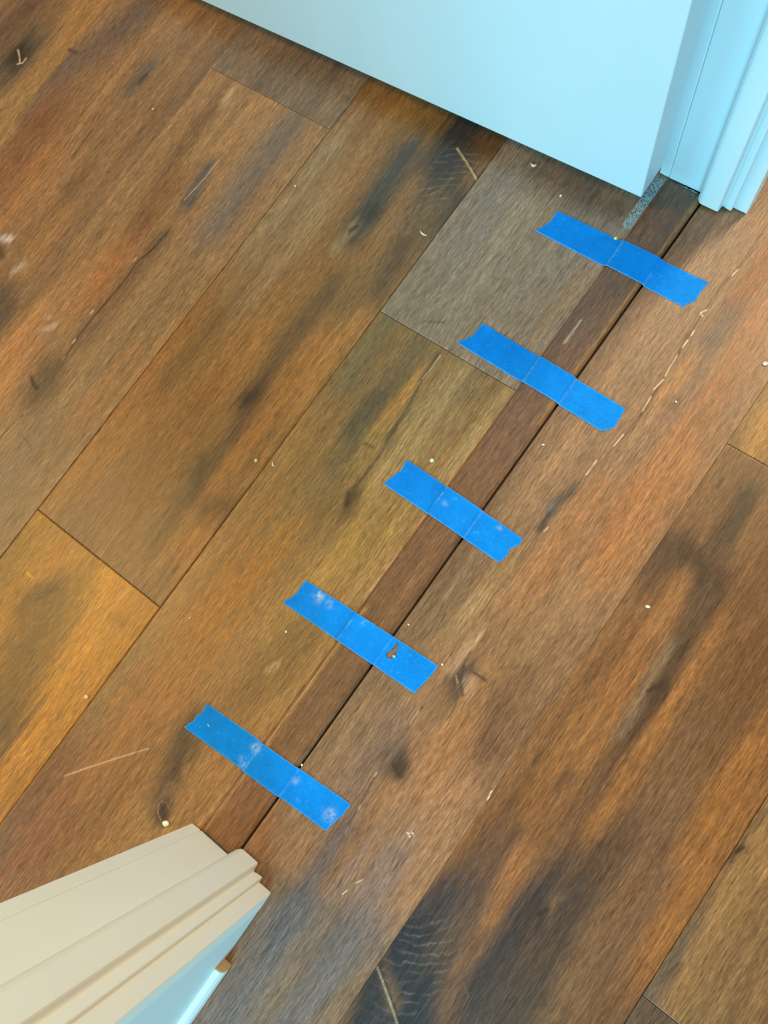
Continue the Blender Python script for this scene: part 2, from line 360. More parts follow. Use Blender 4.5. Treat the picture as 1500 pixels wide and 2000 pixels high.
([(-63.1,-141.7),(-60.9,-161.8),(-58.5,-186.4),(-56.1,-204.9),(-51.0,-238.4)],1.06,(56,44,34),0.80,0),
([(-63.8,-141.6),(-63.5,-145.5)],0.78,(200,172,145),0.80,0),
([(-58.6,-176.0),(-58.0,-180.2)],0.77,(200,172,145),0.80,0),
([(-56.6,-198.3),(-55.9,-204.2)],0.77,(200,172,145),0.80,0),
([(-53.2,-222.9),(-49.9,-243.3)],0.76,(200,172,145),0.80,0),
([(-58.0,-220.8),(-58.7,-261.7),(-55.5,-298.9)],11.44,(80,70,64),0.75,1),
([(-52.8,-302.4),(-51.3,-401.5)],18.47,(98,89,84),0.70,1),  # grey floor sheen painted into the plank
([(-40.8,-201.8),(-42.9,-249.2)],6.63,(110,82,56),0.60,1),
([(-80.8,-232.7),(-80.2,-267.1)],7.71,(116,88,56),0.60,1),
([(8.4,-118.0),(3.8,-212.5)],13.01,(138,104,70),0.60,1),
([(-5.3,-208.4),(-5.9,-298.3)],13.78,(102,91,84),0.60,1),  # this and the next: grey sheen painted into the plank
([(11.8,-273.0),(-0.2,-370.1)],13.53,(102,91,84),0.60,1),
([(-52.4,-327.5),(-52.0,-352.3)],0.75,(60,50,44),0.50,0),
([(-7.6,-167.5),(-3.3,-169.3)],0.56,(225,215,205),0.70,0),
([(-4.7,-164.7),(-0.7,-166.1)],0.56,(225,215,205),0.70,0),
([(35.2,-88.9),(36.9,-97.4)],0.56,(225,215,205),0.70,0),
([(-17.6,-228.2),(-20.3,-233.7)],0.56,(225,215,205),0.70,0),
([(-23.2,-243.9),(-25.0,-249.8)],0.56,(225,215,205),0.70,0),
([(59.7,359.7),(66.3,319.7)],14.94,(158,122,70),0.80,1),
([(37.0,332.5),(50.4,328.3)],7.04,(120,98,66),0.60,1),
([(12.9,278.6),(12.1,159.0)],12.93,(138,94,50),0.70,1),
([(91.0,304.6),(95.7,240.4)],12.54,(126,98,62),0.60,1),
([(52.5,288.7),(52.3,277.9)],1.99,(64,46,30),0.80,0),
([(81.8,283.2),(83.0,244.0)],8.27,(76,60,42),0.85,1),
([(42.5,201.3),(57.0,205.0),(77.0,203.4)],5.39,(70,52,34),0.88,1),
([(46.5,194.8),(47.2,170.8)],9.78,(84,64,46),0.80,1),
([(80.3,230.0),(84.0,196.2)],6.26,(84,64,44),0.80,1),
([(84.3,197.5),(85.8,182.3)],1.20,(46,32,22),0.80,0),
([(100.0,189.1),(101.0,172.0)],10.44,(74,54,40),0.88,1),
([(94.7,164.6),(98.8,117.2)],8.46,(84,66,50),0.85,1),
([(98.8,117.2),(104.1,77.4)],8.37,(78,60,42),0.88,1),
([(104.0,80.2),(102.7,73.5)],4.18,(50,38,26),0.90,1),
([(104.6,63.3),(109.2,20.9),(116.2,-24.7)],8.25,(80,60,44),0.85,1),
([(116.2,-24.7),(121.7,-76.0),(123.6,-129.2)],9.81,(94,72,54),0.75,1),
([(90.6,117.3),(90.4,64.5),(94.5,27.1)],3.74,(126,110,90),0.70,1),
([(91.8,73.7),(92.6,84.7)],0.70,(190,170,140),0.40,0),
([(67.2,142.4),(69.6,49.4),(73.2,-17.4)],11.31,(148,104,60),0.70,1),
([(68.6,167.4),(71.0,127.1)],5.74,(150,112,68),0.60,1),
([(12.6,67.8),(13.0,-21.3)],9.60,(108,80,52),0.55,1),
([(68.2,7.7),(69.3,-54.5)],8.31,(148,108,64),0.65,1),
([(78.1,-42.3),(79.2,-86.6)],6.39,(86,68,50),0.70,1),
([(122.7,157.7),(122.0,87.5),(123.6,-2.3),(126.7,-50.1)],6.78,(152,108,60),0.75,1),
([(160.6,172.9),(163.0,88.9)],15.31,(108,74,42),0.75,1),
([(128.4,238.6),(130.3,180.6)],14.02,(112,78,46),0.60,1),
([(157.8,62.6),(162.5,-22.6)],13.20,(110,84,60),0.65,1),
([(177.3,99.4),(181.2,57.7)],7.96,(106,78,52),0.60,1),
([(206.7,65.8),(211.9,-11.6),(220.8,-109.9)],14.56,(152,106,56),0.80,1),
([(176.6,-11.8),(177.0,-54.8)],11.27,(120,94,72),0.60,1),
([(146.8,-56.6),(147.4,-99.6)],10.49,(88,68,52),0.70,1),
([(197.2,-71.1),(197.8,-154.5)],10.89,(108,86,66),0.60,1),
([(76.8,-65.9),(81.4,-140.5)],8.11,(146,104,62),0.60,1),
([(54.2,-117.0),(61.6,-178.1)],9.95,(104,80,60),0.60,1),
([(74.1,-112.8),(76.4,-166.4)],6.29,(90,70,60),0.60,1),
([(87.6,-124.6),(97.6,-176.9)],6.64,(156,112,70),0.75,1),
([(57.9,-197.6),(62.8,-237.3)],16.08,(64,60,64),0.90,1),
([(51.7,-246.3),(87.9,-297.0)],13.90,(44,47,56),0.97,1),
([(78.5,-251.5),(98.6,-288.1)],10.38,(54,54,60),0.90,1),
([(78.8,-186.4),(83.5,-226.1)],9.73,(92,78,68),0.70,1),
([(124.5,-155.4),(121.6,-216.5)],12.13,(56,53,58),0.92,1),
([(131.7,-143.3),(127.4,-153.2)],3.94,(54,44,38),0.85,1),
([(135.1,-135.2),(137.6,-142.3)],3.92,(158,128,94),0.70,1),
([(102.8,-205.1),(107.1,-260.1)],6.06,(124,96,74),0.70,1),
([(40.1,-269.3),(75.4,-291.5)],3.07,(116,90,66),0.80,1),
([(43.7,-288.0),(54.2,-314.3)],7.95,(50,48,50),0.90,1),
([(38.3,-278.9),(53.7,-287.9),(70.4,-298.2),(79.3,-304.1)],1.14,(196,180,156),0.80,0),
([(39.8,-277.7),(55.5,-286.4),(72.2,-296.7),(81.1,-302.6)],0.88,(26,22,18),0.90,0),
([(140.2,-211.8),(137.4,-255.9)],11.06,(72,64,60),0.80,1),
([(148.0,-142.0),(156.2,-219.7)],14.41,(74,62,54),0.85,1),
([(175.9,-119.7),(187.9,-203.8)],9.17,(124,98,72),0.50,1),
([(106.7,-239.3),(116.0,-244.8),(117.1,-254.4)],0.65,(140,125,108),0.50,0),
([(242.0,38.4),(237.4,-13.0)],5.90,(96,78,54),0.80,1),
([(236.7,5.0),(235.5,-1.3)],3.81,(56,42,32),0.95,1),
([(237.6,5.2),(245.0,2.4)],1.26,(64,48,36),0.80,0),
([(240.4,-68.3),(242.1,-128.6)],10.65,(92,82,66),0.85,1),
([(250.4,23.5),(256.5,-70.8),(263.3,-131.4)],9.87,(144,114,68),0.70,1),
([(293.0,-51.7),(293.0,-117.0)],10.34,(120,96,60),0.60,1),
([(249.0,-148.2),(248.6,-163.7)],12.15,(96,80,60),0.80,1),
([(-529.4,395.6),(-527.9,268.6)],19.92,(140,122,106),0.65,1),  # this and the next two: grey sheen near the door, painted in
([(-500.4,315.6),(-507.6,202.2)],15.62,(136,116,94),0.55,1),
([(-316.4,329.2),(-327.0,264.2)],18.12,(120,108,92),0.40,1),
([(-418.7,98.6),(-418.2,90.2)],4.29,(40,30,20),0.85,0),
([(-254.3,69.2),(-248.4,57.6)],4.48,(44,34,22),0.85,0),
([(-217.4,-300.7),(-211.9,-306.3)],3.60,(46,36,26),0.85,0),
([(-52.6,-9.1),(-47.4,-23.6),(-37.8,-32.3)],2.23,(52,40,30),0.80,0),
([(-41.1,-8.1),(-28.0,-7.7)],1.97,(46,36,28),0.85,0),
([(-56.0,-125.7),(-42.8,-131.1)],2.42,(44,34,26),0.85,0),
([(-1014.9,316.4),(-1003.3,306.3)],6.53,(44,34,26),0.80,0),
([(-1019.3,318.8),(-1010.7,311.9),(-1001.6,303.4)],1.23,(200,180,160),0.90,0),
([(-999.0,314.0),(-998.6,305.8),(-1004.6,300.9)],1.22,(190,165,140),0.90,0),
([(-820.4,374.7),(-821.3,359.1)],3.82,(52,48,44),0.85,0),
([(104.0,80.2),(102.2,72.5)],2.79,(44,32,22),0.85,0),
([(237.4,5.5),(235.2,-0.9)],2.54,(44,32,24),0.85,0),
([(-438.0,333.5),(-442.2,324.9)],3.86,(42,40,38),0.85,0),
([(-415.8,6.6),(-404.3,-17.8)],6.57,(62,47,30),0.60,0),
([(131.0,-142.2),(127.9,-150.6)],2.62,(40,32,28),0.80,0),
([(-464.7,-202.2),(-479.3,-224.8)],4.19,(70,52,32),0.65,0),
([(-666.1,-31.4),(-657.3,-36.8),(-649.1,-37.9)],4.03,(40,30,20),0.70,0),
([(77.0,203.4),(85.9,202.2),(88.3,187.1)],2.41,(52,38,26),0.60,0),
([(-239.3,-235.0),(-231.6,-257.3),(-227.3,-272.7)],4.72,(52,40,28),0.60,0)]
GAIN = np.array([1.40, 1.20, 0.98])
FIGP = []
for pts, wd, c, a, soft in FIG:
    p = np.array(pts, float) / 1000.0
    FIGP.append((p, wd / 1000.0, lin(c), a, soft, p[len(p) // 2, 0] if len(p) != 2 else p[:, 0].mean(), p[:, 1].mean()))

SWIRL = [(0.0159, -0.1861, 0.0645, -0.2576, 0.03), (-0.3251, 0.3538, -0.3842, 0.4386, 0.026)]
def sstep(a, b, v):
    u = np.clip((v - a) / (b - a), 0, 1); return u * u * (3 - 2 * u)
def wood_field(X, Y, base, x0, x1, y0, y1, seed, figure=True, vary=1.0):
    c = np.ones(X.shape + (3,)) * lin(base)
    # wandering grain: the fibres bend slowly along the plank
    gx = X + .012 * fbm(X * 4 + seed, Y * 2.2, seed + 61, 2) + .0035 * fbm(X * 18, Y * 7, seed + 67, 2)
    n1 = fbm(gx * 16 + seed, Y * 1.1 + seed * 1.7, seed)
    n2 = fbm(gx * 60 + seed, Y * 2.6 - seed, seed + 11)
    n3 = fbm(X * 14, Y * 9, seed + 23)
    gr = fbm(gx * 210, Y * 9, seed + 51, 3)
    wx = gx + .003 * fbm(X * 30, Y * 16, seed + 31); wy = Y + .012 * fbm(X * 14, Y * 8, seed + 37)
    c = c * (1 + vary * (.22 * n1 + .22 * n2 + .10 * n3 + .12 * gr))[..., None]
    dark = sstep(.10, .55, fbm(gx * 34 + 3, Y * 2.4 + seed, seed + 71)) * (.75 + .5 * gr)
    gold = sstep(.12, .60, fbm(gx * 26 - 7, Y * 1.9 - seed, seed + 77)) * (.75 + .5 * gr)
    c = c * (1 - vary * .34 * np.clip(dark, 0, 1)[..., None] * np.array([.92, 1.0, 1.05])) * (1 + vary * np.clip(gold, 0, 1)[..., None] * np.array([.28, .20, .04]))
    warm = (vary * (.12 * fbm(X * 20 + 5, Y * 2 + seed, seed + 41)))[..., None]
    c = c * (1 + warm * np.array([1, .1, -1.0]))
    if figure:
        for p, wd, col, a, soft, mx, my in FIGP:
            if not (x0 - .003 <= mx <= x1 + .003 and y0 - .004 <= my <= y1 + .004): continue
            if soft: wd = wd * 1.45
            m = wd * (2.6 if soft else 2.5) + .012 * soft; my_ = m * (2.2 if soft else 1)
            sel = (X > p[:, 0].min() - m) & (X < p[:, 0].max() + m) & (Y > p[:, 1].min() - my_) & (Y < p[:, 1].max() + my_)
            if not sel.any(): continue
            if soft: sx, sy = wx[sel], wy[sel]
            else: sx, sy = X[sel], Y[sel]
            asp = .5 if soft else 1.0
            d = np.full(sx.shape, 9.0)
            for (ax, ay), (bx, by) in zip(p[:-1], p[1:]):
                ux, uy = bx - ax, (by - ay) * asp
                qx, qy = sx - ax, (sy - ay) * asp
                t = np.clip((qx * ux + qy * uy) / max(ux * ux + uy * uy, 1e-12), 0, 1)
                d = np.minimum(d, np.hypot(qx - t * ux, qy - t * uy))
            if soft:
                d = d * (1 - .35 * gr[sel] - .30 * n2[sel])
                al = min(1.0, a * 1.12) * np.exp(-(d / wd) ** 2.6) * np.clip(1 + .35 * gr[sel], 0, 1.2)
            else: al = a * np.exp(-(d / (wd * .8)) ** 2)
            al = np.clip(al, 0, 1)[:, None]
            c[sel] = c[sel] * (1 - al) + col * (1 + vary * (.14 * n2[sel] + .16 * gr[sel]))[:, None] * al
        for ox, oy, ex, ey, er in SWIRL:      # crossing growth lines on the two big knots
            if not (x0 <= ex <= x1 and y0 <= ey <= y1): continue
            msk = np.exp(-(((X - ex) / er) ** 2 + ((Y - ey) / (er * 2.0)) ** 2) ** 2)
            ph = np.hypot(X - ox, Y - oy) + .0045 * fbm(X * 60, Y * 60, seed + 83) + .0015 * fbm(X * 220, Y * 220, seed + 89)
            k2 = sstep(.55, 1.0, np.sin(ph * 2 * np.pi / .0082)) * np.clip(.5 + 1.2 * fbm(X * 90, Y * 90, seed + 91), 0, 1)
            c = c + (msk * k2 * .085)[..., None] * np.array([1.0, .95, .88])
    return np.clip(c * GAIN, .002, .9)

# ------------------------------------------------------------------ floor: underlay slab, every plank a part
floor = box('floor', -2.3, 1.9, -2.1, 2.1, -0.012, -0.0045, M_SUB)
tag(floor, 'brown wood-look plank floor running through the doorway', 'floor', kind='structure')
VIEW = [(-1.107, .37), (-.19, .806), (.322, -.103), (-.224, -.556)]
def view_span(x0, x1):
    ys = []
    pts = VIEW + [VIEW[0]]
    for (ax, ay), (bx, by) in zip(pts[:-1], pts[1:]):
        for t in np.linspace(0, 1, 200):
            x, y = ax + (bx - ax) * t, ay + (by - ay) * t
            if x0 - .03 <= x <= x1 + .03: ys.append(y)
    return (min(ys) - .05, max(ys) + .05) if ys else None
def strip_edges(y):
    t = (y + .28) / .75
    return -.1725 + t * .0048, -.1292 + t * .0054
GAP = .00028
TIGHT = (-.9455, -.7450, .0370)     # seams pressed shut
def plank(x0, x1, y0, y1, base, seed, tone=(1, 1, 1), vary=1.0):
    g0 = .00006 if x0 in TIGHT else GAP; g1 = .00006 if x1 in TIGHT else GAP
    X0, X1, Y0, Y1 = x0 + g0, x1 - g1, y0 + GAP, y1 - GAP
    sp = view_span(x0, x1)
    coarse = np.arange(Y0, Y1, .03)
    if sp and sp[0] < Y1 and sp[1] > Y0:
        a, b = max(sp[0], Y0), min(sp[1], Y1)
        ys = np.concatenate([coarse[coarse < a], np.arange(a, b, .0013), coarse[coarse > b]])
        xs = np.linspace(X0, X1, int((X1 - X0) / .0008) + 2)
    else:
        ys = coarse; xs = np.linspace(X0, X1, 12)
    e = .0005
    ys = np.unique(np.round(np.concatenate([[Y0, Y0 + e], ys[(ys > Y0 + 2 * e) & (ys < Y1 - 2 * e)], [Y1 - e, Y1]]), 6))
    xs = np.unique(np.round(np.concatenate([[X0, X0 + e], xs[(xs > X0 + 2 * e) & (xs < X1 - 2 * e)], [X1 - e, X1]]), 6))
    nx, ny = len(xs), len(ys)
    X, Y = np.meshgrid(xs, ys)
    Z = np.zeros_like(X); Z[0, :] = Z[-1, :] = -.0004; Z[:, 0] = -.0004 if g0 == GAP else -.00008; Z[:, -1] = -.0004 if g1 == GAP else -.00008
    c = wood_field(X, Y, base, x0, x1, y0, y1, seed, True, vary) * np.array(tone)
    if x0 == -.1286:      # cut plank beside the transition strip: its edge follows the strip, a narrow open groove between
        X = X + (x1 - X) / (x1 - x0) * (strip_edges(np.clip(Y, -.30, .56))[1] + .0017 - x0)
    V = np.stack([X, Y, Z], -1).reshape(-1, 3); C = c.reshape(-1, 3)
    i = np.arange((ny - 1) * (nx - 1)); r, q = i // (nx - 1), i % (nx - 1)
    Q = np.stack([r * nx + q, r * nx + q + 1, (r + 1) * nx + q + 1, (r + 1) * nx + q], -1)
    ring = np.concatenate([np.arange(nx), np.arange(1, ny) * nx + nx - 1, (ny - 1) * nx + np.arange(nx - 2, -1, -1), np.arange(ny - 2, 0, -1) * nx])
    sk = V[ring].copy(); sk[:, 2] = -.0042; n0 = len(V); k = len(ring); j = np.arange(k)
    Qs = np.stack([ring[j], n0 + j, n0 + (j + 1) % k, ring[(j + 1) % k]], -1)
    o = np_mesh('plank', np.vstack([V, sk]), np.vstack([Q, Qs]), M_WOOD, floor)
    set_attr(o.data, 'wood', np.vstack([C, C[ring] * .5]))
    return o
ROWS = [  # x0, x1, joints (y), base colours from low y to high y, tones with uneven room light put in
    (-2.127, -1.931, [-.6], [(120, 90, 58), (126, 94, 60)]),
    (-1.931, -1.734, [.5], [(124, 90, 56), (116, 88, 58)]),
    (-1.734, -1.537, [-.2], [(118, 88, 56), (126, 96, 62)]),
    (-1.537, -1.340, [.7], [(128, 96, 58), (118, 86, 54)]),
    (-1.340, -1.143, [-.4], [(122, 92, 58), (124, 94, 62)]),
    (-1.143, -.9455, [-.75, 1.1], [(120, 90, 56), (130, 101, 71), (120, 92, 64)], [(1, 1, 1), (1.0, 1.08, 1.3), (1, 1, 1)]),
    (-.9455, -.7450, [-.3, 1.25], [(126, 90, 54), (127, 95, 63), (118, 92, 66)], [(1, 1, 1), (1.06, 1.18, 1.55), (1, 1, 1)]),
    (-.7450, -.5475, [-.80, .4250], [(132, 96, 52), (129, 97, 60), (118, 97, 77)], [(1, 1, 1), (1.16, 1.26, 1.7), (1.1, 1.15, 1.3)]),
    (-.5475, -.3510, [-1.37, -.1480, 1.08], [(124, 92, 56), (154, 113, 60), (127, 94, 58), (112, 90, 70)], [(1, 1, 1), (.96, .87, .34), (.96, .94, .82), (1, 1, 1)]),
    (-.3510, -.1490, [-.97, .2595], [(120, 86, 52), (122, 94, 58), (122, 107, 90)], [(1, 1, 1), (1.06, 1.05, .98), (1.10, 1.12, 1.30)]),  # last base and tone: plank grey plus painted-in door reflection
    (-.1286, .0370, [-.95, 1.0], [(104, 86, 70), (118, 90, 60), (122, 88, 54)], [(1, 1, 1), (1.10, 1.12, 1.45), (1, 1, 1)]),
    (.0370, .2320, [-.92, .3225], [(110, 86, 62), (120, 87, 54), (140, 108, 64)], [(.7, .7, .8), (.74, .70, .74), (.72, .66, .6)]),  # this row and the next: dimmer light put into the tones
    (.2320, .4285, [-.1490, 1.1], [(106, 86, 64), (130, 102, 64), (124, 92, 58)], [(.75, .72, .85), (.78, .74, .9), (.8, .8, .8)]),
    (.4285, .6250, [.5], [(124, 92, 58), (120, 86, 54)]),
    (.6250, .8215, [-.3], [(120, 90, 58), (128, 94, 58)]),
    (.8215, 1.018, [.2], [(118, 88, 56), (122, 92, 60)]),
    (1.018, 1.2145, [-.5], [(124, 92, 58), (116, 86, 56)]),
    (1.2145, 1.411, [.6], [(120, 88, 56), (126, 94, 60)]),
    (1.411, 1.8, [-.1], [(122, 90, 58), (120, 90, 60)]),
]
sd = 3
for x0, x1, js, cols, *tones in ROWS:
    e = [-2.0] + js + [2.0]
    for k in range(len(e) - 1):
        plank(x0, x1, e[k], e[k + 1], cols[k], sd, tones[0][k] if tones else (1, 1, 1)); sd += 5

# ------------------------------------------------------------------ transition strip across the doorway
HS = .0032
def strip_height(x, y):
    a, b = strip_edges(y)
    u = np.clip(np.minimum(x - a, b - x) / .005, 0, 1)
    return .0011 + (HS - .0011) * np.sin(u * np.pi / 2)
def build_strip():
    ys = np.arange(-.2905, .5525, .003); uu = np.concatenate([np.linspace(0, .12, 8), np.linspace(.14, .86, 26), np.linspace(.88, 1, 8)])
    Yg, Ug = np.meshgrid(ys, uu, indexing='ij'); a, b = strip_edges(Yg); Xg = a + (b - a) * Ug
    Z = strip_height(Xg, Yg) + .0002
    c = wood_field(Xg, Yg, (104, 75, 54), -.3, 0, -1, 1, 99, False, .8)
    def blend(c, m, col): m = np.clip(m, 0, 1)[..., None]; return c * (1 - m) + lin(col) * m
    nz = .7 + .6 * fbm(Xg * 40, Yg * 6, 5)
    c = blend(c, .75 * nz * np.exp(-((Yg - .50) / .10) ** 2), (84, 66, 56))
    c = blend(c, .6 * nz * np.exp(-((Yg - .30) / .10) ** 2), (104, 72, 60))
    c = blend(c, .8 * nz * np.exp(-((Yg + .30) / .09) ** 2), (128, 86, 40))  # golden reflection of the jamb put into the strip colour
    c = blend(c, .8 * np.exp(-((Ug - .10) / .05) ** 2) * (Yg < -.02), (158, 112, 62))  # bevel highlight painted along the left edge
    c = blend(c, .8 * np.exp(-((Ug - .92) / .05) ** 2) * (Yg > .24), (156, 106, 56))  # bevel highlight painted along the right edge
    c = blend(c, .8 * np.exp(-((Ug - .30) / .02) ** 2) * (np.abs(Yg - .345) < .016), (200, 180, 165))
    ny, nx = Xg.shape
    V = np.stack([Xg, Yg, Z], -1).reshape(-1, 3)
    i = np.arange((ny - 1) * (nx - 1)); r, q = i // (nx - 1), i % (nx - 1)
    Q = np.stack([r * nx + q, r * nx + q + 1, (r + 1) * nx + q + 1, (r + 1) * nx + q], -1)
    ring = np.concatenate([np.arange(nx), np.arange(1, ny) * nx + nx - 1, (ny - 1) * nx + np.arange(nx - 2, -1, -1), np.arange(ny - 2, 0, -1) * nx])
    sk = V[ring].copy(); sk[:, 2] = -.0020; sk[:, 0] += 0; n0 = len(V); k = len(ring); j = np.arange(k)
    Qs = np.stack([ring[j], n0 + j, n0 + (j + 1) % k, ring[(j + 1) % k]], -1)
    o = np_mesh('transition_strip', np.vstack([V, sk]), np.vstack([Q, Qs]), M_STRIP)
    set_attr(o.data, 'wood', np.vstack([np.clip(c.reshape(-1, 3), .002, .9), c.reshape(-1, 3)[ring] * .6]))
    tag(o, 'reddish brown wooden transition strip under the blue tapes', 'floor trim')
build_strip()

# ------------------------------------------------------------------ partition wall with the doorway, jambs, casings, stops
YL, YU = -.2915, .5540            # faces of the two jambs
wall = bpy.data.objects.new('wall_left', None); COL.objects.link(wall); wall.location = (-.13, YL - .02, 0)
tag(wall, 'painted partition wall on both sides of the doorway', 'wall', kind='structure')
def wpart(name, *a, **k):
    o = box(name, *a, **k); o.parent = wall; o.matrix_parent_inverse = Matrix.Translation(wall.location).inverted(); return o
wpart('wall_section', -.170, -.0803, -2.1, YL - .0196, .0015, 2.45, M_PAINT)
wpart('wall_section', -.166, -.0785, YU + .020, 2.1, .0015, 2.45, M_RAW)
wpart('wall_section', -.168, -.092, YL - .020, YU + .020, 2.06, 2.45, M_WALL)

def jamb(name, y0, sgn, dx, mats, label):
    """sgn +1: face looks to +Y (near the camera's lower edge); -1: looks to -Y"""
    def P(pts):
        q = [(x + dx, y0 + sgn * y) for x, y in pts]
        return q
    fl = sgn < 0
    mj, mc = mats
    j = extrude(name, P([(-.1716, -.0195), (-.0800, -.0195), (-.0800, 0.0), (-.1716, 0.0)]), .0012, 2.05, mj, None, .0008, fl)
    tag(j, label, 'door frame', kind='structure')
    extrude('door_stop', P([(-.1318, -.0005), (-.0950, -.0005), (-.0950, .0052), (-.0958, .0060), (-.1020, .0054), (-.1046, .0044), (-.1056, .0060), (-.1060, .0118), (-.1070, .0134), (-.1258, .0134), (-.1285, .0124), (-.1318, .0090)]), .0030, 2.05, mj, j, .0006, fl)
    extrude('casing', P([(-.1836, -.0620), (-.1720, -.0620), (-.1720, -.0012), (-.1736, -.0004), (-.1836, -.0010)]), .0010, 2.09, mc, j, .0008, fl)
    return j
jamb('trim_1', YL, 1, 0.0, (M_CREAM, M_CREAM), 'cream-toned door jamb with stepped stop at lower left')
jamb('trim_2', YU, -1, .0045, (M_PAINT, M_PAINT), 'pale blue-white door jamb with stepped stop beside the open door')

# low shoe moulding along the wall: painted body, raw sawn end
def shoe(name, y0, y1, mat, parent):
    prof = [(-.0802, .0012), (-.0722, .0012), (-.0712, .0100), (-.0722, .0190), (-.0748, .0235), (-.0802, .0255)]
    n = len(prof)
    v = [(x, y0, z) for x, z in prof] + [(x, y1, z) for x, z in prof]
    f = [(i, n + i, n + (i + 1) % n, (i + 1) % n) for i in range(n)] + [tuple(range(n)), tuple(range(2 * n - 1, n - 1, -1))]
    return mesh(name, v, f, mat, parent)
bb = shoe('baseboard_left', -2.1, -.3665, M_PAINT, None)
tag(bb, 'low pale blue-white shoe moulding running away from the cream jamb', 'baseboard', kind='structure')
tag(shoe('sawn_end', -.3664, -.3652, M_RAW, bb), 'raw tan sawn end of the shoe moulding')

# ------------------------------------------------------------------ open door
DZ = .030
DA = math.atan2(.4989 - .4824, -.1728 + .7961)
door = box('door_1', -.785, 0.0, 0.0, .0440, DZ, 2.035, M_DOOR, None, .0012)
door.location = (-.1728, .4989, 0); door.rotation_euler = (0, 0, DA)
tag(door, 'flat white door standing open, pale blue daylight put into its paint colour', 'door', kind='structure')

# ------------------------------------------------------------------ raised, speckled teal residue at the foot of the hinge jamb
def patch(name, poly_x, poly_y, h, seed, label):
    nx, ny = 26, 90 if poly_y[1] - poly_y[0] > .03 else 14
    xs = np.linspace(poly_x[0], poly_x[1], nx); ys = np.linspace(poly_y[0], poly_y[1], ny); X, Y = np.meshgrid(xs, ys)
    u = (X - poly_x[0]) / (poly_x[1] - poly_x[0]); v = (Y - poly_y[0]) / (poly_y[1] - poly_y[0])
    n = fbm(X * 700, Y * 700, seed, 2)
    edge = np.minimum(np.minimum(u, 1 - u) * 5, np.minimum(v * (3 if ny > 30 else 6), (1 - v) * 8)).clip(0, 1)
    Z = -.0003 + edge * (h * (.55 + .45 * n)) * (.35 + .65 * v if ny > 30 else 1)
    Xd = X + .0008 * fbm(X * 200, Y * 200, seed + 3)
    V = np.stack([Xd, Y, Z], -1).reshape(-1, 3)
    i = np.arange((ny - 1) * (nx - 1)); r, q = i // (nx - 1), i % (nx - 1)
    Q = np.stack([r * nx + q, r * nx + q + 1, (r + 1) * nx + q + 1, (r + 1) * nx + q], -1)
    m, nt, P, N, L = nmat('speckled_teal')
    tc = N('ShaderNodeTexCoord'); t = N('ShaderNodeTexNoise'); t.inputs['Scale'].default_value = 900; t.inputs['Detail'].default_value = 2; L(tc.outputs['Object'], t.inputs['Vector'])
    cr = N('ShaderNodeValToRGB'); L(t.outputs[0], cr.inputs[0])
    cr.color_ramp.elements[0].position = .38; cr.color_ramp.elements[0].color = (.05, .075, .085, 1)
    cr.color_ramp.elements[1].position = .68; cr.color_ramp.elements[1].color = (.55, .66, .68, 1)
    L(cr.outputs[0], P.inputs['Base Color']); P.inputs['Roughness'].default_value = .45
    o = np_mesh(name, V, Q, m); tag(o, label, 'paint residue'); return o
patch('speckled_patch', (-.1815, -.1680), (.462, .5535), .0020, 61, 'speckled teal residue on the floor beside the door edge')
patch('speckled_patch', (-.1535, -.1285), (.5440, .5535), .0050, 71, 'thin speckled residue along the foot of the pale blue jamb')

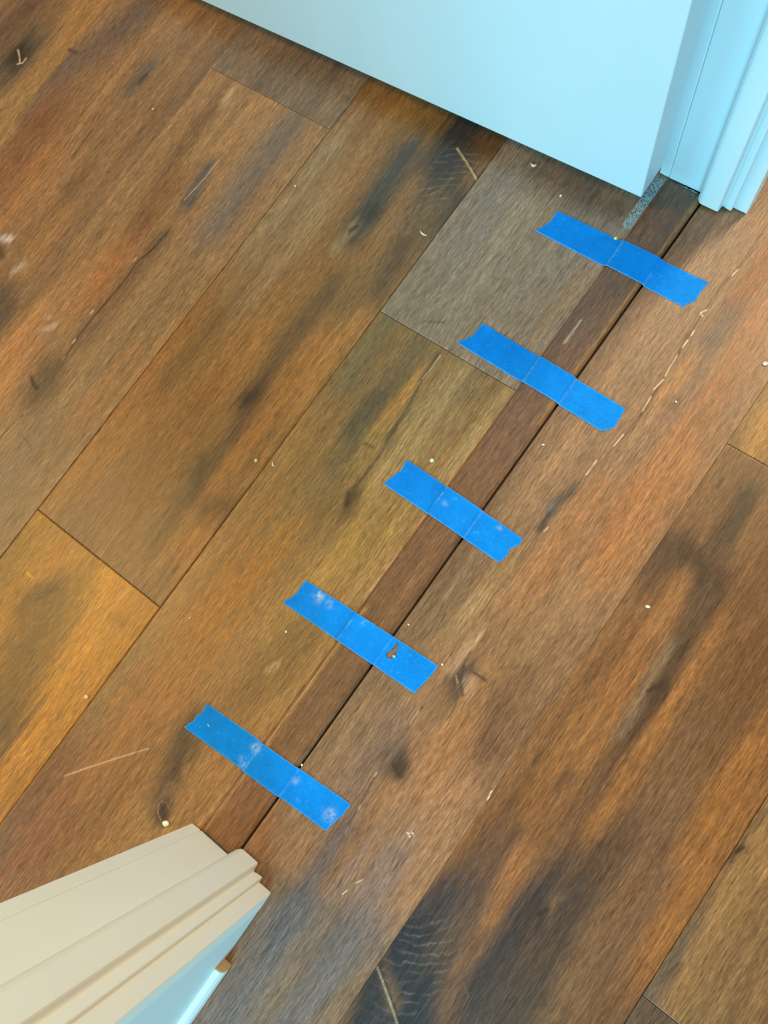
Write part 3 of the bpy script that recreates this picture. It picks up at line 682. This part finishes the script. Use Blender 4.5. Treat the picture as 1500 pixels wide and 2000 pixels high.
# ------------------------------------------------------------------ blue tape strips
def tape(quad, seed, label, tl=(), tr=(), scuffs=(), hole=None):
    TL, BL, BR, TR = [np.array(p, float) for p in quad]
    nu, nv = 210, 42
    U, V_ = np.meshgrid(np.linspace(0, 1, nu), np.linspace(0, 1, nv), indexing='ij')
    Ld = np.linalg.norm(BR - BL)
    # torn ends: stepped offsets along the strip (metres) given per v, with fine teeth
    vv = np.linspace(0, 1, nv); r = np.random.default_rng(seed)
    def tear(spec):
        base = np.interp(vv, [s[0] for s in spec], [s[1] for s in spec]) if spec else np.zeros(nv)
        return base + .0004 * (r.random(nv) - .5) + .0007 * fbm(vv * 9, vv * 0 + seed, seed, 2)
    a, b = tear(tl) / Ld, tear(tr) / Ld
    Ue = a[None, :] + (1 + b[None, :] - a[None, :]) * U
    Vw = V_ + .006 * fbm(Ue * 14, V_ * 0, seed + 2) * (np.abs(V_ - .5) * 2)
    P = ((1 - Ue) * (1 - Vw))[..., None] * BL + (Ue * (1 - Vw))[..., None] * BR + (Ue * Vw)[..., None] * TR + ((1 - Ue) * Vw)[..., None] * TL
    X, Y = P[..., 0], P[..., 1]
    ea, eb = strip_edges(Y)
    u = np.clip((X - ea + .005) / .008, 0, 1) * np.clip((eb + .006 - X) / .009, 0, 1)
    h = (HS + .0004) * (u * u * (3 - 2 * u))
    wr = fbm(X * 55, Y * 55, seed + 5)
    Z = .0007 + h + .00030 * np.maximum(wr, -.3) + .0005 * np.exp(-((X - ea + .004) / .0025) ** 2) * np.abs(fbm(Y * 60, X * 0 + seed, seed + 9))
    ed = np.minimum(np.minimum(V_, 1 - V_) * .035, np.minimum(U, 1 - U) * Ld)
    Z = Z + .0004 * np.clip(fbm(Ue * 11, V_ * 2, seed + 8), 0, 1) * np.exp(-(ed / .003) ** 2)
    blue = np.array([.0005, .238, .80])
    c = np.ones(X.shape + (3,)) * blue * (1 + .10 * fbm(X * 90, Y * 90, seed + 6) + .06 * fbm(X * 30, Y * 30, seed + 7))[..., None]
    def blend(m, col):
        nonlocal c
        m = np.clip(m, 0, 1)[..., None]; c = c * (1 - m) + np.array(col) * m
    nz = np.clip(.5 + .9 * fbm(X * 260, Y * 260, seed + 12, 3), 0, 1)
    blend(.55 * np.exp(-(ed / .00055) ** 2) * (.4 + .6 * nz), (.30, .58, .80))
    blend(.50 * np.exp(-((X - ea - .0005) / .0009) ** 2) * nz, (.30, .58, .85))
    blend(.25 * np.exp(-((X - eb - .002) / .0010) ** 2) * nz, (.30, .55, .85))
    blend(.16 * np.clip(fbm(X * 420, Y * 420, seed + 14, 2) - .55, 0, 1) * 5, (.20, .50, .80))
    for sx, sy, sr, sa in scuffs:
        blend(sa * np.exp(-((X - sx) ** 2 + (Y - sy) ** 2) / sr ** 2) * np.clip(.45 + .9 * fbm(X * 320, Y * 320, seed + 20, 3), 0, 1), (.50, .62, .72))
    Vt = np.stack([X, Y, Z], -1).reshape(-1, 3); C = c.reshape(-1, 3)
    i = np.arange((nu - 1) * (nv - 1)); rr, q = i // (nv - 1), i % (nv - 1)
    Q = np.stack([rr * nv + q, (rr + 1) * nv + q, (rr + 1) * nv + q + 1, rr * nv + q + 1], -1)
    if hole is not None:
        ctr = Vt[Q].mean(1)[:, :2]; H = np.array(hole); ins = np.zeros(len(ctr), bool)
        for k in range(len(H)):
            (x1, y1), (x2, y2) = H[k], H[(k + 1) % len(H)]
            cond = ((y1 > ctr[:, 1]) != (y2 > ctr[:, 1])) & (ctr[:, 0] < (x2 - x1) * (ctr[:, 1] - y1) / (y2 - y1 + 1e-12) + x1)
            ins ^= cond
        Q = Q[~ins]
    ring = np.concatenate([np.arange(nu) * nv, (nu - 1) * nv + np.arange(1, nv), np.arange(nu - 2, -1, -1) * nv + nv - 1, np.arange(nv - 2, 0, -1)])
    sk = Vt[ring].copy(); sk[:, 2] -= .0006; n0 = len(Vt); k = len(ring); j = np.arange(k)
    Qs = np.stack([ring[j], n0 + j, n0 + (j + 1) % k, ring[(j + 1) % k]], -1)
    o = np_mesh('masking_tape', np.vstack([Vt, sk]), np.vstack([Q, Qs]), M_TAPE)
    set_attr(o.data, 'tape', np.vstack([C, C[ring]]))
    tag(o, label, 'tape', 'blue masking tape strips across the doorway')
    return o
HOLED = None
tape([(-0.24891, 0.4624), (-0.25709, 0.42899), (-0.07451, 0.42905), (-0.06684, 0.46585)], 1, 'bright blue tape strip nearest the open door with a yellow crumb on it', [(0, 0), (0.15, 0.002), (0.3, 0.0025), (0.5, 0.004), (1, 0)], [(0, 0), (0.4, 0.004), (0.6, 0.001), (1, 0)], [], None)
tape([(-0.24271, 0.30621), (-0.25395, 0.27238), (-0.07297, 0.26818), (-0.0647, 0.3018)], 2, 'clean bright blue tape strip, second from the open door', [(0, 0), (0.4, 0.004), (0.55, 0.0035), (0.75, 0.001), (1, 0)], [(0, 0), (0.08, 0.0045), (0.3, 0.008), (0.6, 0.005), (1, 0)], [], None)
tape([(-0.22278, 0.13364), (-0.22888, 0.09784), (-0.08169, 0.09587), (-0.07445, 0.12999)], 3, 'middle blue tape strip of the five, faint scuffs at its centre', [(0, 0), (0.4, 0.002), (0.6, 0.004), (1, 0)], [(0, 0), (0.3, 0.0015), (0.5, -0.0015), (0.85, 0.002), (1, -0.001)], [(-0.16043, 0.11574, 0.00275, 0.5), (-0.1003, 0.12535, 0.00275, 0.5)], None)
HOLED = tape([(-0.2353, -0.03223), (-0.24181, -0.06554), (-0.0744, -0.0589), (-0.07221, -0.0232)], 4, 'blue tape strip with a torn hole near its right end', [(0, 0), (0.2, 0.001), (0.5, 0.003), (0.7, 0.001), (1, 0)], [(0, -0.001), (0.2, -0.0015), (0.45, -0.0005), (0.7, 0.0005), (1, 0)], [(-0.21265, -0.03742, 0.00605, 1.0), (-0.19889, -0.03753, 0.00385, 0.6), (-0.1575, -0.0328, 0.0022, 0.5)], [(-0.11808, -0.0288), (-0.11927, -0.03339), (-0.1197, -0.03993), (-0.12204, -0.04471), (-0.11839, -0.04707), (-0.11441, -0.04546), (-0.11179, -0.0411), (-0.11461, -0.0363), (-0.11546, -0.03067)])
tape([(-0.24523, -0.19401), (-0.24975, -0.22701), (-0.07095, -0.21498), (-0.06567, -0.18057)], 5, 'lowest blue tape strip with chalky scuffs, closest to the cream jamb', [(0, 0), (0.3, 0.003), (0.5, 0.002), (0.75, 0.0035), (1, 0)], [(0, 0), (0.3, 0.0005), (0.6, 0.0015), (1, 0)], [(-0.17509, -0.1965, 0.0044, 1.0), (-0.17859, -0.21627, 0.0044, 0.9), (-0.12261, -0.19655, 0.0033, 0.6), (-0.07596, -0.20074, 0.0055, 0.8)], None)
# torn flap standing at the edge of the hole
fv = [(0, 0, 0), (.0026, .0004, .0003), (.0034, .0018, .0016), (.0016, .0030, .0022), (-.0004, .0020, .0012), (.0014, .0014, .0026)]
flap = mesh('torn_flap', [(x, y, z + d) for d in (0, .0003) for x, y, z in fv], [(0, 1, 5), (1, 2, 5), (2, 3, 5), (3, 4, 5), (4, 0, 5), (6, 11, 7), (7, 11, 8), (8, 11, 9), (9, 11, 10), (10, 11, 6)] + [(i, 6 + i, 6 + (i + 1) % 5, (i + 1) % 5) for i in range(5)], crumb_material((150, 205, 225)), HOLED)
flap.location = (-0.11475, -0.04322, 0.0006)
tag(flap, 'pale curled flap of torn tape at the hole')

# ------------------------------------------------------------------ crumbs and flakes
DEBRIS = [(-0.19957, 0.14705, 0, 0.00486, 0.00486, 0.576, (240, 232, 210), 'round white crumb on the floor just above the third blue tape strip'),
(-0.36297, 0.04094, 0, 0.00444, 0.00444, 0.576, (235, 215, 160), 'round pale yellow crumb on the brown planks left of centre'),
(-0.35777, -0.2684, 0, 0.00489, 0.00489, 0.63, (238, 228, 190), 'round cream crumb on the golden plank near its long seam'),
(-0.22037, -0.08732, 0, 0.00269, 0.00269, 0.616, (240, 230, 200), 'tiny white speck left of the tape strip that has a hole'),
(-0.3157, -0.13688, 0, 0.0021, 0.0021, 0.613, (235, 220, 170), 'tiny pale speck to the right of the golden plank corner'),
(-0.20541, -0.3098, 0, 0.00768, 0.00576, 0.35, (245, 235, 215), 'chunky white paint chip beside the oval knot near the cream door jamb'),
(0.06015, 0.14044, 0, 0.00543, 0.00302, 0.333, (245, 228, 195), 'curled cream sliver on the right-hand planks beside the dark streak'),
(0.02513, 0.41487, 0, 0.00518, 0.00454, 0.551, (238, 222, 205), 'whitish chip at the right edge of the photograph'),
(-0.06957, -0.02004, 0, 0.00251, 0.00251, 0.623, (240, 230, 205), 'tiny white speck right of the torn end of the holed tape'),
(-0.0263, 0.33436, 0, 0.00262, 0.00262, 0.561, (235, 210, 160), 'tiny cream speck right of the long chipped crack'),
(-0.30415, 0.49747, 0, 0.00854, 0.00388, 0.297, (225, 205, 190), 'pale pinkish paint flake in the shade of the open door'),
(-0.2567, 0.47969, 0, 0.00303, 0.00303, 0.505, (235, 235, 235), 'tiny white speck between the door edge and the topmost tape'),
(-0.34422, 0.04751, 0, 0.0066, 0.0022, -0.569, (235, 225, 190), 'thin curved cream shaving beside the round yellow crumb'),
(-0.36439, 0.36294, 0, 0.01172, 0.00234, -0.109, (232, 214, 160), 'straw coloured wood splinter beside the seam below the dark swirl'),
(-0.77513, 0.33802, 0, 0.00374, 0.0028, 0.48, (230, 215, 185), 'tiny pale speck below the small dark knot at upper left'),
(-0.12684, -0.18122, 0, 0.00251, 0.00251, 0.644, (250, 245, 235), 'tiny white bead at the edge of the lowest tape strip'),
(-0.12002, -0.00755, 0, 0.00194, 0.00194, 0.614, (235, 225, 200), 'tiny pale speck above the holed tape by the dark groove'),
(-0.1124, 0.22415, 0, 0.00336, 0.00202, 0.572, (235, 220, 200), 'small pale flake below the second tape from the door'),
(-0.53727, 0.3397, 0, 0.00337, 0.00337, 0.503, (230, 205, 175), 'tiny pinkish speck right of the plank seam near the door'),
(-0.15685, -0.28977, 0, 0.00376, 0.0025, 0.192, (248, 240, 220), 'small cream paint crumb against the foot of the cream jamb'),
(-0.17556, 0.46068, 0.0045, 0.0042, 0.0042, 0, (240, 205, 110), 'yellow crumb stuck on the upper edge of the topmost tape'),
(-0.22926, -0.21, 0.001, 0.004, 0.001, -0.3, (230, 232, 230), 'tiny white sliver on the left end of the lowest tape')]
cm = {}
for k, (x, y, z, la, lb, ang, col, label) in enumerate(DEBRIS):
    r = np.random.default_rng(500 + k)
    V = []; F = []
    nr, ns = 5, 10
    for a in range(nr):
        ph = (a / (nr - 1)) * math.pi
        for b in range(ns):
            th = b / ns * 2 * math.pi
            q = 1 + .22 * (r.random() - .5)
            px = la / 2 * math.sin(ph) * math.cos(th) * q; py = lb / 2 * math.sin(ph) * math.sin(th) * q
            if la > 2.2 * lb: py += lb * .8 * (px / la * 2) ** 2
            pz = min(la, lb) * .32 * math.cos(ph)
            V.append((px, py, pz))
    for a in range(nr - 1):
        for b in range(ns):
            F.append((a * ns + b, (a + 1) * ns + b, (a + 1) * ns + (b + 1) % ns, a * ns + (b + 1) % ns))
    key = tuple(col)
    if key not in cm: cm[key] = crumb_material(col)
    o = mesh('paint_crumb' if la < 2.2 * lb else 'wood_sliver', V, F, cm[key], None, True)
    o.location = (x, y, z + min(la, lb) * .30); o.rotation_euler = (0, 0, ang)
    tag(o, label, 'debris', 'loose debris on the floor')
